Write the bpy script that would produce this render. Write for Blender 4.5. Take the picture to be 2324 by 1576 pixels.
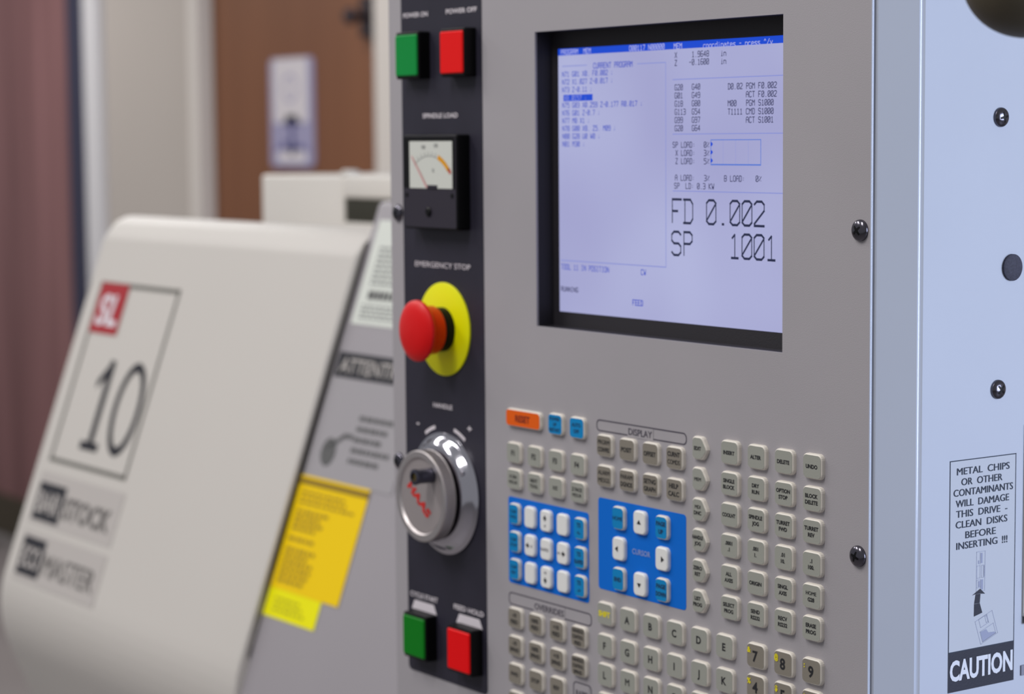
import bpy, bmesh, math, random
from mathutils import Matrix, Vector
random.seed(4)
SC = bpy.context.scene
for o in list(bpy.data.objects): bpy.data.objects.remove(o)

# ------------------------------------------------------------------ camera, world, lights, exposure
CAM = Vector((.8182, -.7941, 1.60))
fw = Vector((-.814645, .572542, -.092457)).normalized()
up = Vector((-.071005, .059759, .995684))
rt = fw.cross(up).normalized(); up = rt.cross(fw).normalized()
cd = bpy.data.cameras.new('camera'); cam = bpy.data.objects.new('camera', cd); SC.collection.objects.link(cam)
cam.matrix_world = Matrix(((rt.x, up.x, -fw.x, CAM.x), (rt.y, up.y, -fw.y, CAM.y), (rt.z, up.z, -fw.z, CAM.z), (0, 0, 0, 1)))
cd.sensor_width = 36; cd.sensor_fit = 'HORIZONTAL'; cd.lens = 5127 / 2324 * 36
cd.clip_start = .05; cd.clip_end = 60
cd.dof.use_dof = True; cd.dof.focus_distance = 1.13; cd.dof.aperture_fstop = 9.4
SC.camera = cam

W = bpy.data.worlds.new('world'); SC.world = W; W.use_nodes = True
W.node_tree.nodes['Background'].inputs[0].default_value = (.93, .95, 1.0, 1)
W.node_tree.nodes['Background'].inputs[1].default_value = .30

def area(name, loc, target, sx, sy, power, col):
    l = bpy.data.lights.new(name, 'AREA'); l.shape = 'RECTANGLE'; l.size = sx; l.size_y = sy
    l.energy = power; l.color = col
    o = bpy.data.objects.new(name, l); SC.collection.objects.link(o); o.location = loc
    o.rotation_euler = (Vector(target) - Vector(loc)).to_track_quat('-Z', 'Y').to_euler()
    return o
# fluorescent ceiling troffers (straight down) and a daylight window on the right-hand side
for i, (x, y) in enumerate(((-1.5, -1.25), (-.1, -1.3), (-2.9, -.6), (-4.6, 1.2), (-7.0, 1.3))):
    area('ceiling_tube_light', (x, y, 2.95), (x, y, 0), .30, 1.2, 23 if i < 2 else (17.5 if i == 2 else 38), (1.0, .97, .95))
area('daylight_window', (3.3, 1.45, 1.75), (0, .15, 1.5), 2.0, 1.9, 132, (.70, .79, 1.0))

VS = SC.view_settings
VS.view_transform = 'Standard'; VS.look = 'None'; VS.gamma = 1; VS.use_curve_mapping = False
VS.exposure = 0.0

# ------------------------------------------------------------------ materials
def lin(c): return tuple(((v / 255) / 12.92 if v / 255 <= .04045 else ((v / 255 + .055) / 1.055) ** 2.4) for v in c) + (1,)
MATS = {}
FRONTLIFT = 1.0
def mat(name, col, rough=.5, metal=0, bump=0, bscale=900, var=0, vscale=6, emit=0, coat=0, spec=None):
    if name in MATS: return MATS[name]
    m = bpy.data.materials.new(name); m.use_nodes = True
    nt = m.node_tree; b = nt.nodes['Principled BSDF']; c = lin(col)
    if FRONTLIFT != 1 and not emit: c = tuple(min(.86, v * FRONTLIFT) for v in c[:3]) + (1,)
    b.inputs['Base Color'].default_value = c; b.inputs['Roughness'].default_value = rough; b.inputs['Metallic'].default_value = metal
    if spec is not None: b.inputs['Specular IOR Level'].default_value = spec
    if coat: b.inputs['Coat Weight'].default_value = coat; b.inputs['Coat Roughness'].default_value = .12
    tc = nt.nodes.new('ShaderNodeTexCoord')
    if var:
        n = nt.nodes.new('ShaderNodeTexNoise'); n.inputs['Scale'].default_value = vscale; n.inputs['Detail'].default_value = 4
        r = nt.nodes.new('ShaderNodeValToRGB')
        r.color_ramp.elements[0].position = .3; r.color_ramp.elements[1].position = .7
        r.color_ramp.elements[0].color = tuple(v * (1 - var) for v in c[:3]) + (1,)
        r.color_ramp.elements[1].color = tuple(min(1, v * (1 + var)) for v in c[:3]) + (1,)
        nt.links.new(tc.outputs['Object'], n.inputs['Vector']); nt.links.new(n.outputs['Fac'], r.inputs['Fac'])
        nt.links.new(r.outputs['Color'], b.inputs['Base Color'])
    if bump:
        n = nt.nodes.new('ShaderNodeTexNoise'); n.inputs['Scale'].default_value = bscale; n.inputs['Detail'].default_value = 3
        bp = nt.nodes.new('ShaderNodeBump'); bp.inputs['Strength'].default_value = bump; bp.inputs['Distance'].default_value = .0003
        nt.links.new(tc.outputs['Object'], n.inputs['Vector']); nt.links.new(n.outputs['Fac'], bp.inputs['Height']); nt.links.new(bp.outputs['Normal'], b.inputs['Normal'])
    if emit:
        b.inputs['Base Color'].default_value = (.01, .01, .012, 1)
        b.inputs['Emission Color'].default_value = c; b.inputs['Emission Strength'].default_value = emit
        b.inputs['Specular IOR Level'].default_value = .15
    MATS[name] = m; return m

FRONTLIFT = 1.25
GREY = mat('grey_powder_coat', (151, 147, 151), .55, bump=.25, bscale=1500, var=.03, vscale=9)
WHITE = mat('white_enamel', (173, 179, 192), .17, bump=.03, bscale=200, var=.012, vscale=14, coat=.5)
STRIP = mat('charcoal_overlay', (38, 36, 48), .5, spec=.35, bump=.25, bscale=1400, var=.10, vscale=30)
BLACK = mat('black_plastic', (5, 5, 7), .45, spec=.2)
BEZ = mat('bezel_black', (30, 27, 33), .6, bump=.4, bscale=1500)
METB = mat('meter_black', (44, 40, 50), .45, bump=.2, spec=.3)
PRINTK = mat('black_ink', (26, 26, 30), .6)
PRINTG = mat('grey_ink', (74, 70, 80), .6)
PRINTW = mat('white_ink', (205, 198, 204), .6)
KEYW = mat('key_ivory_plastic', (208, 202, 192), .42)
KEYG = mat('key_face_grey', (143, 144, 136), .5, bump=.2)
KEYD = mat('key_face_dark_grey', (122, 116, 106), .5, bump=.2)
KEYB = mat('key_face_blue', (0, 122, 180), .45, spec=.3)
KEYO = mat('key_face_orange', (255, 88, 4), .45, spec=.3)
KEYI = mat('key_white_plastic', (232, 229, 214), .38)
BLUE = mat('blue_overlay', (0, 99, 196), .55, spec=.2, bump=.2, bscale=1400)
YEL = mat('yellow_ink', (214, 200, 20), .5)
YRING = mat('yellow_plastic', (240, 218, 0), .4, spec=.3)
RED = mat('red_plastic', (200, 2, 6), .38, spec=.35)
REDLENS = mat('red_lens', (222, 10, 10), .45, spec=.2)
REDDEEP = mat('deep_red_lens', (222, 0, 6), .45, spec=.2)
GRNLENS = mat('green_lens', (0, 128, 54), .45, spec=.2)
GRNDEEP = mat('deep_green_lens', (0, 110, 18), .45, spec=.2)
CHROME = mat('satin_chrome', (180, 178, 186), .13, 1)
ALU = mat('brushed_aluminium', (176, 170, 170), .42, .85, bump=.2, bscale=700)
ALUF = mat('aluminium_face', (158, 150, 150), .5, .5)
BRASS = mat('brass', (130, 112, 60), .3, 1)
SCREWM = mat('black_oxide_steel', (92, 90, 98), .2, 1)
RUBBER = mat('dark_rubber', (52, 52, 66), .75, bump=.8, bscale=1200, var=.25, vscale=700)
FRONTLIFT = 1.0
CREAM = mat('cream_paint', (208, 203, 197), .5, bump=.1, bscale=500, var=.012, vscale=3)
CREAM2 = mat('cream_paint_cover', (230, 225, 218), .5, var=.012, vscale=3)
GREY2 = mat('machine_grey_paint', (162, 157, 162), .55, var=.03, vscale=3)
DIAL = mat('meter_face', (214, 216, 208), .5)

# ------------------------------------------------------------------ mesh helpers; local axes = (right, up, out)
def link(name, me, m, parent=None, mw=None):
    o = bpy.data.objects.new(name, me); SC.collection.objects.link(o)
    if m is not None and not me.materials:
        for q in (m if isinstance(m, (list, tuple)) else (m,)): me.materials.append(q)
    pw = Matrix.Identity(4)
    if parent: o.parent = parent; pw = WM[parent.name]
    mw = mw if mw is not None else pw
    WM[o.name] = mw.copy(); o.matrix_basis = pw.inverted() @ mw
    return o
WM = {}
def empty(name, loc, label, cat, group=None):
    o = bpy.data.objects.new(name, None); SC.collection.objects.link(o); o.location = loc; o.empty_display_size = .05
    WM[o.name] = Matrix.Translation(loc); tag(o, label, cat, group); return o
def tag(o, label=None, cat=None, group=None, kind=None):
    if label: o['label'] = label
    if cat: o['category'] = cat
    if group: o['group'] = group
    if kind: o['kind'] = kind
    return o
def frame(org, r, u):
    r = Vector(r).normalized(); u = Vector(u).normalized(); n = r.cross(u); o = Vector(org)
    return Matrix(((r.x, u.x, n.x, o.x), (r.y, u.y, n.y, o.y), (r.z, u.z, n.z, o.z), (0, 0, 0, 1)))
def FP(x, z, off=0): return frame((x, -off, z), (1, 0, 0), (0, 0, 1))        # on the front plane
SIDEX = .0176
def FS(y, z, off=0): return frame((SIDEX + off, y, z), (0, 1, 0), (0, 0, 1))  # on the side plane
def newmesh(name, vs, fs, smooth=False, mi=None):
    me = bpy.data.meshes.new(name); me.from_pydata([tuple(v) for v in vs], [], fs); me.update()
    if mi:
        for p, k in zip(me.polygons, mi): p.material_index = k
    if smooth: me.shade_smooth()
    return me
def rr(w, h, r, n=4):
    r = max(.00001, min(r, w / 2 - 1e-5, h / 2 - 1e-5)); out = []
    for cx, cy, a0 in ((w / 2 - r, h / 2 - r, 0), (-w / 2 + r, h / 2 - r, 90), (-w / 2 + r, -h / 2 + r, 180), (w / 2 - r, -h / 2 + r, 270)):
        for k in range(n + 1):
            a = math.radians(a0 + 90 * k / n); out.append((cx + r * math.cos(a), cy + r * math.sin(a)))
    return out
def loft(name, rings, cap0=True, cap1=True, smooth=False):
    """rings: list of (outline, o)"""
    vs = []; fs = []; n = len(rings[0][0])
    for pts, o in rings: vs += [(p[0], p[1], o) for p in pts]
    for k in range(len(rings) - 1):
        for i in range(n):
            j = (i + 1) % n; fs.append((k * n + i, k * n + j, (k + 1) * n + j, (k + 1) * n + i))
    if cap0: fs.append(tuple(reversed(range(n))))
    if cap1: fs.append(tuple(range((len(rings) - 1) * n, len(rings) * n)))
    return newmesh(name, vs, fs, smooth)
def rbox(name, w, h, d, r=.001, e=.0006, o0=0):
    return loft(name, [(rr(w, h, r), o0), (rr(w, h, r), o0 + d - e), (rr(w - .6 * e, h - .6 * e, r), o0 + d - .3 * e), (rr(w - 2 * e, h - 2 * e, max(r - e, .0001)), o0 + d)])
def circ(r, n=48, cx=0, cy=0): return [(cx + r * math.cos(2 * math.pi * k / n), cy + r * math.sin(2 * math.pi * k / n)) for k in range(n)]
def lathe(name, prof, n=48, smooth=True, caps=(True, True)):
    me = loft(name, [(circ(max(r, 1e-5), n), o) for r, o in prof], caps[0], caps[1])
    if smooth:
        me.shade_smooth()
        try: me.set_sharp_from_angle(angle=math.radians(35))
        except Exception: pass
    return me
def flat(name, polys, o=0): 
    vs = []; fs = []
    for p in polys:
        b = len(vs); vs += [(q[0], q[1], o) for q in p]; fs.append(tuple(range(b, b + len(p))))
    return newmesh(name, vs, fs)
def rect(x0, y0, x1, y1): return [(x0, y0), (x1, y0), (x1, y1), (x0, y1)]
def ringpoly(outer, inner, name, o=0):
    n = len(outer); vs = [(a, b, o) for a, b in outer] + [(a, b, o) for a, b in inner]
    return newmesh(name, vs, [(i, (i + 1) % n, n + (i + 1) % n, n + i) for i in range(n)])
def stroke(pts, w, wh=None):
    """quads along a polyline; wh = thickness of horizontal strokes"""
    out = []; wh = wh or w
    for (x0, y0), (x1, y1) in zip(pts[:-1], pts[1:]):
        dx, dy = x1 - x0, y1 - y0; L = math.hypot(dx, dy)
        if L < 1e-9: continue
        t = abs(dx) / L; ww = (w * (1 - t) + wh * t) / 2; ux, uy = dx / L, dy / L; nx, ny = -uy * ww, ux * ww; e = ww * .6
        out.append([(x0 - ux * e - nx, y0 - uy * e - ny), (x1 + ux * e - nx, y1 + uy * e - ny), (x1 + ux * e + nx, y1 + uy * e + ny), (x0 - ux * e + nx, y0 - uy * e + ny)])
    return out
_tc = {}
def text_raw(s, bold):
    key = (s, bold)
    if key in _tc: return _tc[key]
    cu = bpy.data.curves.new('t', 'FONT'); cu.body = s; cu.size = 1; cu.resolution_u = 3; cu.align_x = 'CENTER'; cu.offset = bold; cu.fill_mode = 'FRONT'
    o = bpy.data.objects.new('t', cu); SC.collection.objects.link(o)
    dg = bpy.context.evaluated_depsgraph_get(); dg.update()
    me = bpy.data.meshes.new_from_object(o.evaluated_get(dg))
    vs = [v.co.copy() for v in me.vertices]; fs = [tuple(p.vertices) for p in me.polygons]
    bpy.data.objects.remove(o); bpy.data.curves.remove(cu); bpy.data.meshes.remove(me)
    _tc[key] = (vs, fs); return vs, fs
CAPH = .729
def text_mesh(lines, cap, maxw, lead=None, bold=.02, o=.0001, fillw=False, name='lettering', slant=0, dup=0):
    """lines centred on the origin, cap height cap, each squeezed to maxw"""
    if isinstance(lines, str): lines = [lines]
    lead = lead or cap * 1.6; V = []; Fc = []; n = len(lines)
    for i, s in enumerate(lines):
        bd_ = 0 if 'M' in s else bold; vs, fs = text_raw(s, bd_)      # the built-in M breaks when outlined, so it is doubled instead
        if not vs: continue
        x0 = min(v.x for v in vs); x1 = max(v.x for v in vs); sc = cap / CAPH; w = (x1 - x0) * sc
        sx = sc * (maxw / w if (w > maxw or fillw) else 1); cx = (x0 + x1) / 2
        yo = ((n - 1) / 2 - i) * lead - cap / 2; b = len(V)
        V += [((v.x - cx) * sx + slant * (v.y * sc), v.y * sc + yo, o) for v in vs]; Fc += [tuple(k + b for k in f) for f in fs]
        if bd_ != bold or dup:
            b = len(V); sh = dup or cap * bold * 1.2
            V += [((v.x - cx) * sx + slant * (v.y * sc) + sh, v.y * sc + yo, o + .00003) for v in vs]; Fc += [tuple(k + b for k in f) for f in fs]
    return newmesh(name, V, Fc)
def addtext(parent, mw, lines, cap, maxw, m=None, name='lettering', **k):
    return link(name, text_mesh(lines, cap, maxw, **k), m or PRINTK, parent, mw)

# =================================================================== THE ROOM
def struct(name, me, m, mw=None, parent=None):
    o = link(name, me, m, parent, mw); o['kind'] = 'structure' if not parent else None
    if parent: del o['kind']
    return o
WY = 2.73
WALLM = mat('beige_wall_paint', (176, 168, 161), .8, bump=.1, var=.02, vscale=1.5)
FRAMEW = mat('white_door_frame', (208, 206, 208), .5)
FRAMEB = mat('ivory_door_frame', (204, 197, 190), .5)
FLOORM = mat('pale_vinyl_floor', (128, 123, 122), .45, var=.04, vscale=3)
BASEM = mat('dark_bronze_kickplate', (66, 56, 38), .5)
NAVY = mat('navy_edge', (44, 44, 66), .6)
def wood(name, c1, c2, sx, sz=1.5):
    m = mat(name, c1, .5); nt = m.node_tree; b = nt.nodes['Principled BSDF']
    tc = nt.nodes.new('ShaderNodeTexCoord'); mp = nt.nodes.new('ShaderNodeMapping'); mp.inputs['Scale'].default_value = (sx, 1, sz) if False else (sx, sz, sx)
    n = nt.nodes.new('ShaderNodeTexNoise'); n.inputs['Scale'].default_value = 1; n.inputs['Detail'].default_value = 5
    r = nt.nodes.new('ShaderNodeValToRGB'); r.color_ramp.elements[0].position = .32; r.color_ramp.elements[1].position = .68
    r.color_ramp.elements[0].color = lin(c1); r.color_ramp.elements[1].color = lin(c2)
    nt.links.new(tc.outputs['Object'], mp.inputs[0]); nt.links.new(mp.outputs[0], n.inputs['Vector']); nt.links.new(n.outputs['Fac'], r.inputs['Fac']); nt.links.new(r.outputs['Color'], b.inputs['Base Color'])
    return m
WOODL = wood('reddish_wood_veneer', (112, 74, 74), (140, 98, 98), 9, .5)
WOODB = wood('brown_wood_veneer', (110, 66, 38), (122, 76, 46), 4, .4)
struct('floor', rbox('floor', 22, 12, .1, .01, .001, -.1), FLOORM, frame((-3, .5, 0), (1, 0, 0), (0, 1, 0)))
# back wall in pieces around its two doorways
def wallbox(name, x0, x1, z0, z1, m, th=.12, y=WY, r=.002):
    return link(name, rbox(name, x1 - x0, z1 - z0, th, r, .0015), m, None, frame(((x0 + x1) / 2, y + th, (z0 + z1) / 2), (1, 0, 0), (0, 0, 1)))
D1 = (-6.00, -4.84); D2 = (-8.2, -6.95); TOP = 2.6
wb = wallbox('wall_back', -6.80, -6.02, 0, 3.1, WALLM); wb['kind'] = 'structure'
for (a, b_, z0, z1) in ((-4.80, 7.5, 0, 3.1), (-13.0, -8.32, 0, 3.1), (-6.02, -4.80, TOP + .1, 3.1), (-8.32, -6.80, TOP + .1, 3.1)):
    q = wallbox('wall_back', a, b_, z0, z1, WALLM); q['kind'] = 'structure'
def doorway(name, x0, x1, fm, fl, fr_, dm):
    d = link(name, rbox(name, x1 - x0, TOP - .02, .045, .002, .002), dm, None, frame(((x0 + x1) / 2, WY + .075, TOP / 2), (1, 0, 0), (0, 0, 1))); d['kind'] = 'structure'
    return d
d1 = doorway('door_1', D1[0], D1[1], 0, 0, 0, WOODB)
d2 = doorway('door_2', D2[0], D2[1], 0, 0, 0, WOODL)
def fb(name, parent, x0, x1, z0, z1, y0, th, m):
    return link(name, rbox(name, x1 - x0, z1 - z0, th, .003, .002), m, parent, frame(((x0 + x1) / 2, y0, (z0 + z1) / 2), (1, 0, 0), (0, 0, 1)))
t1 = fb('trim_1', None, -6.035, -5.961, 0, TOP + .1, WY + .10, .125, FRAMEB); t1['kind'] = 'structure'
t2 = fb('trim_2', None, -4.850, -4.72, 0, TOP + .1, WY + .10, .125, FRAMEB); t2['kind'] = 'structure'
t3 = fb('trim_3', None, -6.866, -6.740, 0, TOP + .1, WY + .10, .125, FRAMEW); t3['kind'] = 'structure'
t4 = fb('trim_4', None, -8.32, -8.205, 0, TOP + .1, WY + .10, .125, FRAMEW); t4['kind'] = 'structure'
fb('door_gap_strip', d2, -7.02, -6.868, 0.0, TOP, WY + .03, .05, NAVY)
fb('kick_plate', d2, D2[0], -7.02, .005, .165, WY + .03, .012, BASEM)
fb('door_edge_strip', d1, -4.925, -4.870, .0, TOP, WY + .03, .01, mat('dark_door_edge', (66, 54, 56), .5))
lk = fb('lock_plate', d1, -4.985, -4.905, 1.90, 2.02, WY + .02, .012, mat('dark_bronze', (60, 50, 54), .4, .6))
link('handle', lathe('handle', [(.012, 0), (.012, .04), (.024, .045), (.026, .06), (.018, .07)], 20), mat('dark_bronze', (60, 50, 54)), lk, frame((-4.945, WY + .008, 1.96), (1, 0, 0), (0, 0, 1)))

# sign on the brown door
sg = empty('door_sign', (-5.41, WY + .03, 1.69), 'white and blue rounded notice sign with an arrow on the brown door', 'sign')
def FW(x, z, off): return frame((x, WY + .03 - off, z), (1, 0, 0), (0, 0, 1))
SIGNW = mat('sign_white', (204, 198, 202), .5); SIGNB = mat('sign_blue', (66, 66, 120), .5); SIGNL = mat('sign_pale_blue', (150, 146, 176), .5)
link('sign_board', rbox('board', .275, .345, .006, .022, .001), SIGNL, sg, FW(-5.428, 1.683, 0))
link('sign_panel', loft('panel', [(rr(.215, .20, .01), 0), (rr(.215, .20, .01), .001)]), SIGNW, sg, FW(-5.432, 1.752, .006))
link('sign_band', flat('band', [rect(-.105, .052, .105, .078), rect(-.105, -.04, .105, -.022)], .0005), SIGNB if False else mat('sign_band_blue', (122, 118, 158), .5), sg, FW(-5.43, 1.60, .006))
link('sign_arrow', flat('arrow', [[(-.055, .045), (.055, .045), (.03, .075), (-.03, .075)], rect(-.012, -.05, .012, .05), rect(-.055, -.035, -.03, -.008), rect(-.01, -.035, .06, -.018)], .001), SIGNB, sg, FW(-5.425, 1.60, .006))
link('sign_panel', loft('panel2', [(rr(.18, .035, .005), 0), (rr(.18, .035, .005), .001)]), SIGNW, sg, FW(-5.428, 1.545, .006))
link('sign_emblem', ringpoly(circ(.045, 24), circ(.036, 24), 'ring', .0015), SIGNL, sg, FW(-5.432, 1.76, .006))
bn = empty('waste_bin', (-7.62, 2.42, 0), 'small black waste bin on the floor at the wooden door', 'bin')
link('bin_body', lathe('bin', [(.10, .0), (.125, .28), (.128, .30), (.122, .30), (.098, .01)], 32), BLACK, bn, frame((-7.62, 2.42, 0), (1, 0, 0), (0, 1, 0)))

# =================================================================== THE LATHE BEHIND
A = math.radians(19.5)
DP = Vector((-1.3779, .2330, 1.3526)); K = 2.4 / 2.1
Sdn = Vector((0, -math.sin(A), -math.cos(A))); DN = Vector((0, -math.cos(A), math.sin(A)))
def FD(x, s, off=0):   # point on the sloping door plane (x, s measured at 2.1 m, scaled by K)
    p = DP + Vector((1, 0, 0)) * (x + 1.1034) * K + Sdn * (s * K) + DN * off
    return frame(p, (1, 0, 0), -Sdn)
def XW(x): return DP.x + (x + 1.1034) * K
lathe_m = empty('lathe_machine', (-1.2, .8, 0), 'cream and grey machine tool with sloping sliding door behind the control cabinet', 'machine')
def extrude_profile(name, prof, x0, x1, bevel=0, seg=3):
    """prof: list of (y,z) counter-clockwise seen from +x"""
    n = len(prof); vs = [(x0, y, z) for y, z in prof] + [(x1, y, z) for y, z in prof]
    fs = [tuple(range(n))[::-1], tuple(range(n, 2 * n))] + [(i, (i + 1) % n, n + (i + 1) % n, n + i) for i in range(n)]
    me = newmesh(name, vs, fs); bm = bmesh.new(); bm.from_mesh(me); bmesh.ops.recalc_face_normals(bm, faces=bm.faces)
    if bevel: bmesh.ops.bevel(bm, geom=bm.edges[:], offset=bevel, segments=seg, affect='EDGES', profile=.5)
    bm.to_mesh(me); bm.free(); me.shade_smooth()
    try: me.set_sharp_from_angle(angle=math.radians(40))
    except Exception: pass
    return me
def PD(s, off): p = DP + Sdn * (s * K) + DN * off; return (p.y, p.z)
ID4 = Matrix.Identity(4)
GO = -.0095; KF = .9667; KG = K * KF      # grey panel lies just behind the sliding door
def gx(x, s): return .8182 + (x - .8182) * KF, .0959 + (s - .0959) * KF
tb = PD(-.179, GO); bb = PD(.262, GO)
tb2 = PD(-.135, GO)
casing = [tb, bb, (bb[0] + .22, bb[1] - .3), (bb[0] + .22, .0), (1.35, 0), (1.35, 1.40), (.50, 1.40), (tb[0] + .04, tb[1] - .05), (tb[0] + .012, tb[1])]
link('machine_casing', extrude_profile('casing', casing, XW(-.7435), -.52, .005), GREY2, lathe_m, ID4)
link('machine_casing', extrude_profile('casing', [tb2, PD(.19, GO), (PD(.243, 0)[0] + .07, PD(.243, 0)[1] - .008), (PD(.243, 0)[0] + .20, PD(.243, 0)[1] - .25), (PD(.243, 0)[0] + .20, 0), (1.35, 0), (1.35, 1.40), (.55, 1.44), (tb2[0] + .06, tb2[1] - .03)], XW(-1.2), XW(-.7435), .005), CREAM2, lathe_m, ID4)
td = PD(-.149, 0); bd = PD(.243, 0); ba = PD(.226, 0)
q0 = Vector(PD(.205, 0)); q1 = Vector(bd); q2 = q1 + Vector((.018, -.045))
arc = [tuple(q0 * (1 - u) ** 2 + q1 * 2 * u * (1 - u) + q2 * u * u) for u in [k / 7 for k in range(8)]]
door = [PD(-.130, 0)] + arc + [(bd[0] + .10, bd[1] - .25), (bd[0] + .14, bd[1] - .25), (bd[0] + .045, bd[1] + .0), PD(.20, -.0085), PD(-.140, -.0085), (td[0] + .045, td[1] - .006), (td[0] + .045, td[1] + .002), (td[0] + .022, td[1] + .003), (td[0] + .007, td[1] - .003)]
dr = tag(link('sliding_door', extrude_profile('slide', door, XW(-1.2135), XW(-.7400), .0030, 4), CREAM, lathe_m, ID4), 'cream sloping door')
# rear cover; grip recess is a near-flush face, its shade painted in dark olive
def cuboid(x0, x1, y0, y1, z0, z1, name, m, parent, bv=.006):
    return link(name, extrude_profile(name, [(y0, z0), (y1, z0), (y1, z1), (y0, z1)], x0, x1, bv), m, parent, ID4)
RY = .60
cuboid(-1.716, -1.515, RY, 1.2, 1.38, 1.5555, 'rear_cover', CREAM2, lathe_m, .004)
cuboid(-1.515, -.60, RY, 1.2, 1.529, 1.5565, 'rear_cover', CREAM2, lathe_m, .004)
cuboid(-1.515, -.60, RY, 1.2, 1.38, 1.5005, 'rear_cover', CREAM2, lathe_m, .004)
cuboid(-1.515, -.60, RY + .003, 1.2, 1.5003, 1.5293, 'grip_recess_shade', mat('recess_shade_olive', (48, 46, 34), .6), lathe_m, .001)
link('cap_nut', lathe('cap', [(.012, 0), (.012, .006), (.008, .009)], 16), CREAM, lathe_m, frame((-1.522, .615, 1.554), (1, 0, 0), (0, 1, 0)))

# decals on the sloping door
GB = mat('decal_grey', (112, 110, 104), .6); DARKI = mat('decal_black', (38, 38, 46), .6); GREYT = mat('decal_mid_grey', (110, 106, 104), .6)
def dd(name, polys, m, o=.0006, parent=None):
    return link(name, flat(name, [[((x + 1.1034) * K, -s * K) for x, s in p] for p in polys], o), m, parent or dr, FD(-1.1034, 0))
bx0, bx1, bs0, bs1 = -1.1865, -1.0205, -.0865, .0925; t = .0042
dd('decal_border', [rect(bx0, bs0, bx1, bs0 + t), rect(bx0, bs1 - t, bx1, bs1), rect(bx0, bs0, bx0 + t, bs1), rect(bx1 - t, bs0, bx1, bs1)], GB)
dd('logo_square', [rect(-1.183, -.0855, -1.1235, -.036)], mat('logo_red', (172, 36, 46), .6), .001)
addtext(dr, FD(-1.1535, -.060, .0012), 'SL', .030 * K, .046 * K, PRINTW, bold=.03, fillw=True, slant=.15)
def ell(rx, ry, n=40): return [(rx * math.cos(2 * math.pi * k / n), ry * math.sin(2 * math.pi * k / n)) for k in range(n)]
z_ = ringpoly([(a * K, b * K) for a, b in ell(.0275, .0442)], [(a * K, b * K) for a, b in ell(.0195, .0355)], 'zero', .0008)
link('numeral', z_, DARKI, dr, FD(-1.0578, .0298))
dd('numeral', [rect(-1.1165, -.0125, -1.1065, .068), [(-1.1165, -.0085), (-1.1165, .004), (-1.133, .016), (-1.133, .008)], rect(-1.131, .0665, -1.094, .0745)], DARKI, .0008)
LBL = mat('label_silver', (192, 186, 182), .5)
for (s0, s1, d0, d1_, tx, t0, t1_, wd1, wd2) in ((.1035, .1535, .1135, .1495, -1.024, .120, .143, 'BAR', 'STOCK'), (.161, .2085, .1665, .203, -1.022, .1745, .199, 'ECO', 'MASTER')):
    dd('badge_plate', [rect(-1.193, s0, -1.012, s1)], LBL, .0005)
    xr = -1.129 if wd1 == 'BAR' else -1.138
    dd('badge_block', [rect(-1.1885, d0, xr, d1_)], DARKI, .0008)
    addtext(dr, FD((-1.1885 + xr) / 2, (d0 + d1_) / 2, .001), wd1, .020 * K, (xr + 1.1885 - .010) * K, LBL, fillw=True, bold=.02)
    addtext(dr, FD((xr + tx) / 2 + .002, (t0 + t1_) / 2, .001), wd2, (t1_ - t0 - .003) * K, (tx - xr - .006) * K, GREYT, fillw=True, bold=.03)

# labels on the grey sloping panel beside the door
def FG(x, s, off=0): x, s = gx(x, s); return FD(x, s, GO + off)
def gg(name, polys, m, o=.0006, x0=-.7868, s0=0):
    return link(name, flat(name, [[((x - x0) * KG, -(s - s0) * KG) for x, s in p] for p in polys], o), m, lathe_m, FG(x0, s0))
# (grey-plane coordinates were measured .04 behind the door plane at 2.1 m, i.e. GO behind it here)
LW = mat('label_white', (226, 230, 222), .5); LGT = mat('faint_grey_text', (150, 152, 150), .6); LDT = mat('dim_text', (96, 96, 96), .6)
lw = tag(gg('information_label', [rect(-.785, -.172, -.66, -.082)], LW), 'white text label')
def dashes(parent, x0, x1, s0, s1, rows, m, seed=1, dens=.8, hgt=.45, off=.0012):
    R = random.Random(seed); P = []; st = (s1 - s0) / rows
    for i in range(rows):
        x = x0; s = s0 + st * (i + .5)
        end = x0 + (x1 - x0) * R.uniform(.7, 1)
        while x < end - .003:
            w = R.uniform(.004, .011); P.append(rect(x, s - st * hgt / 2, min(x + w, end), s + st * hgt / 2)); x += w + .0022
    return link('fine_print', flat('fp', [[(a * KG, -b * KG) for a, b in p] for p in P], 0), m, parent, FG(0, 0, off))
dashes(lw, -.772, -.668, -.150, -.115, 8, LGT, 3)
dashes(lw, -.755, -.668, -.163, -.153, 2, LDT, 5)
dashes(lw, -.770, -.668, -.112, -.103, 1, LDT, 6, hgt=.8)
dashes(lw, -.775, -.668, -.100, -.086, 4, LGT, 7)
wl = tag(gg('attention_label', [rect(-.79, -.058, -.655, .049)], mat('label_grey', (166, 162, 166), .5)), 'grey attention label with black header')
hb = link('label_header', flat('hdr', [rect(-.066 * KG, -.0105 * KG, .066 * KG, .0105 * KG)], .0003), DARKI, wl, FG(-.722, -.047, .0008))
addtext(wl, FG(-.725, -.047, .0016), 'ATTENTION', .0125 * KG, .112 * KG, LBL, fillw=True, bold=.01)
dashes(wl, -.730, -.668, -.010, .034, 5, LDT, 11, hgt=.42)
link('diagram', flat('dg', [[(math.cos(a) * .011 * KG, math.sin(a) * .012 * KG) for a in [k * math.pi / 6 for k in range(12)]]], .0), LDT, wl, FG(-.763, .026, .0012))
link('diagram', flat('dg2', stroke([(-.02, -.008), (.004, .006), (.016, .006)], .004), 0), LDT, wl, FG(-.748, .016, .0012))
yl = tag(gg('warning_label', [rect(-.7935, .0485, -.6855, .144)], mat('label_amber', (252, 212, 0), .5, spec=.25), .0008), 'yellow warning label')
link('label_header', flat('yh', [rect(-.054 * KG, -.0025 * KG, .054 * KG, .0025 * KG)], 0), mat('amber_dark_line', (150, 120, 20), .6), yl, FG(-.7395, .0535, .0014))
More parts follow.
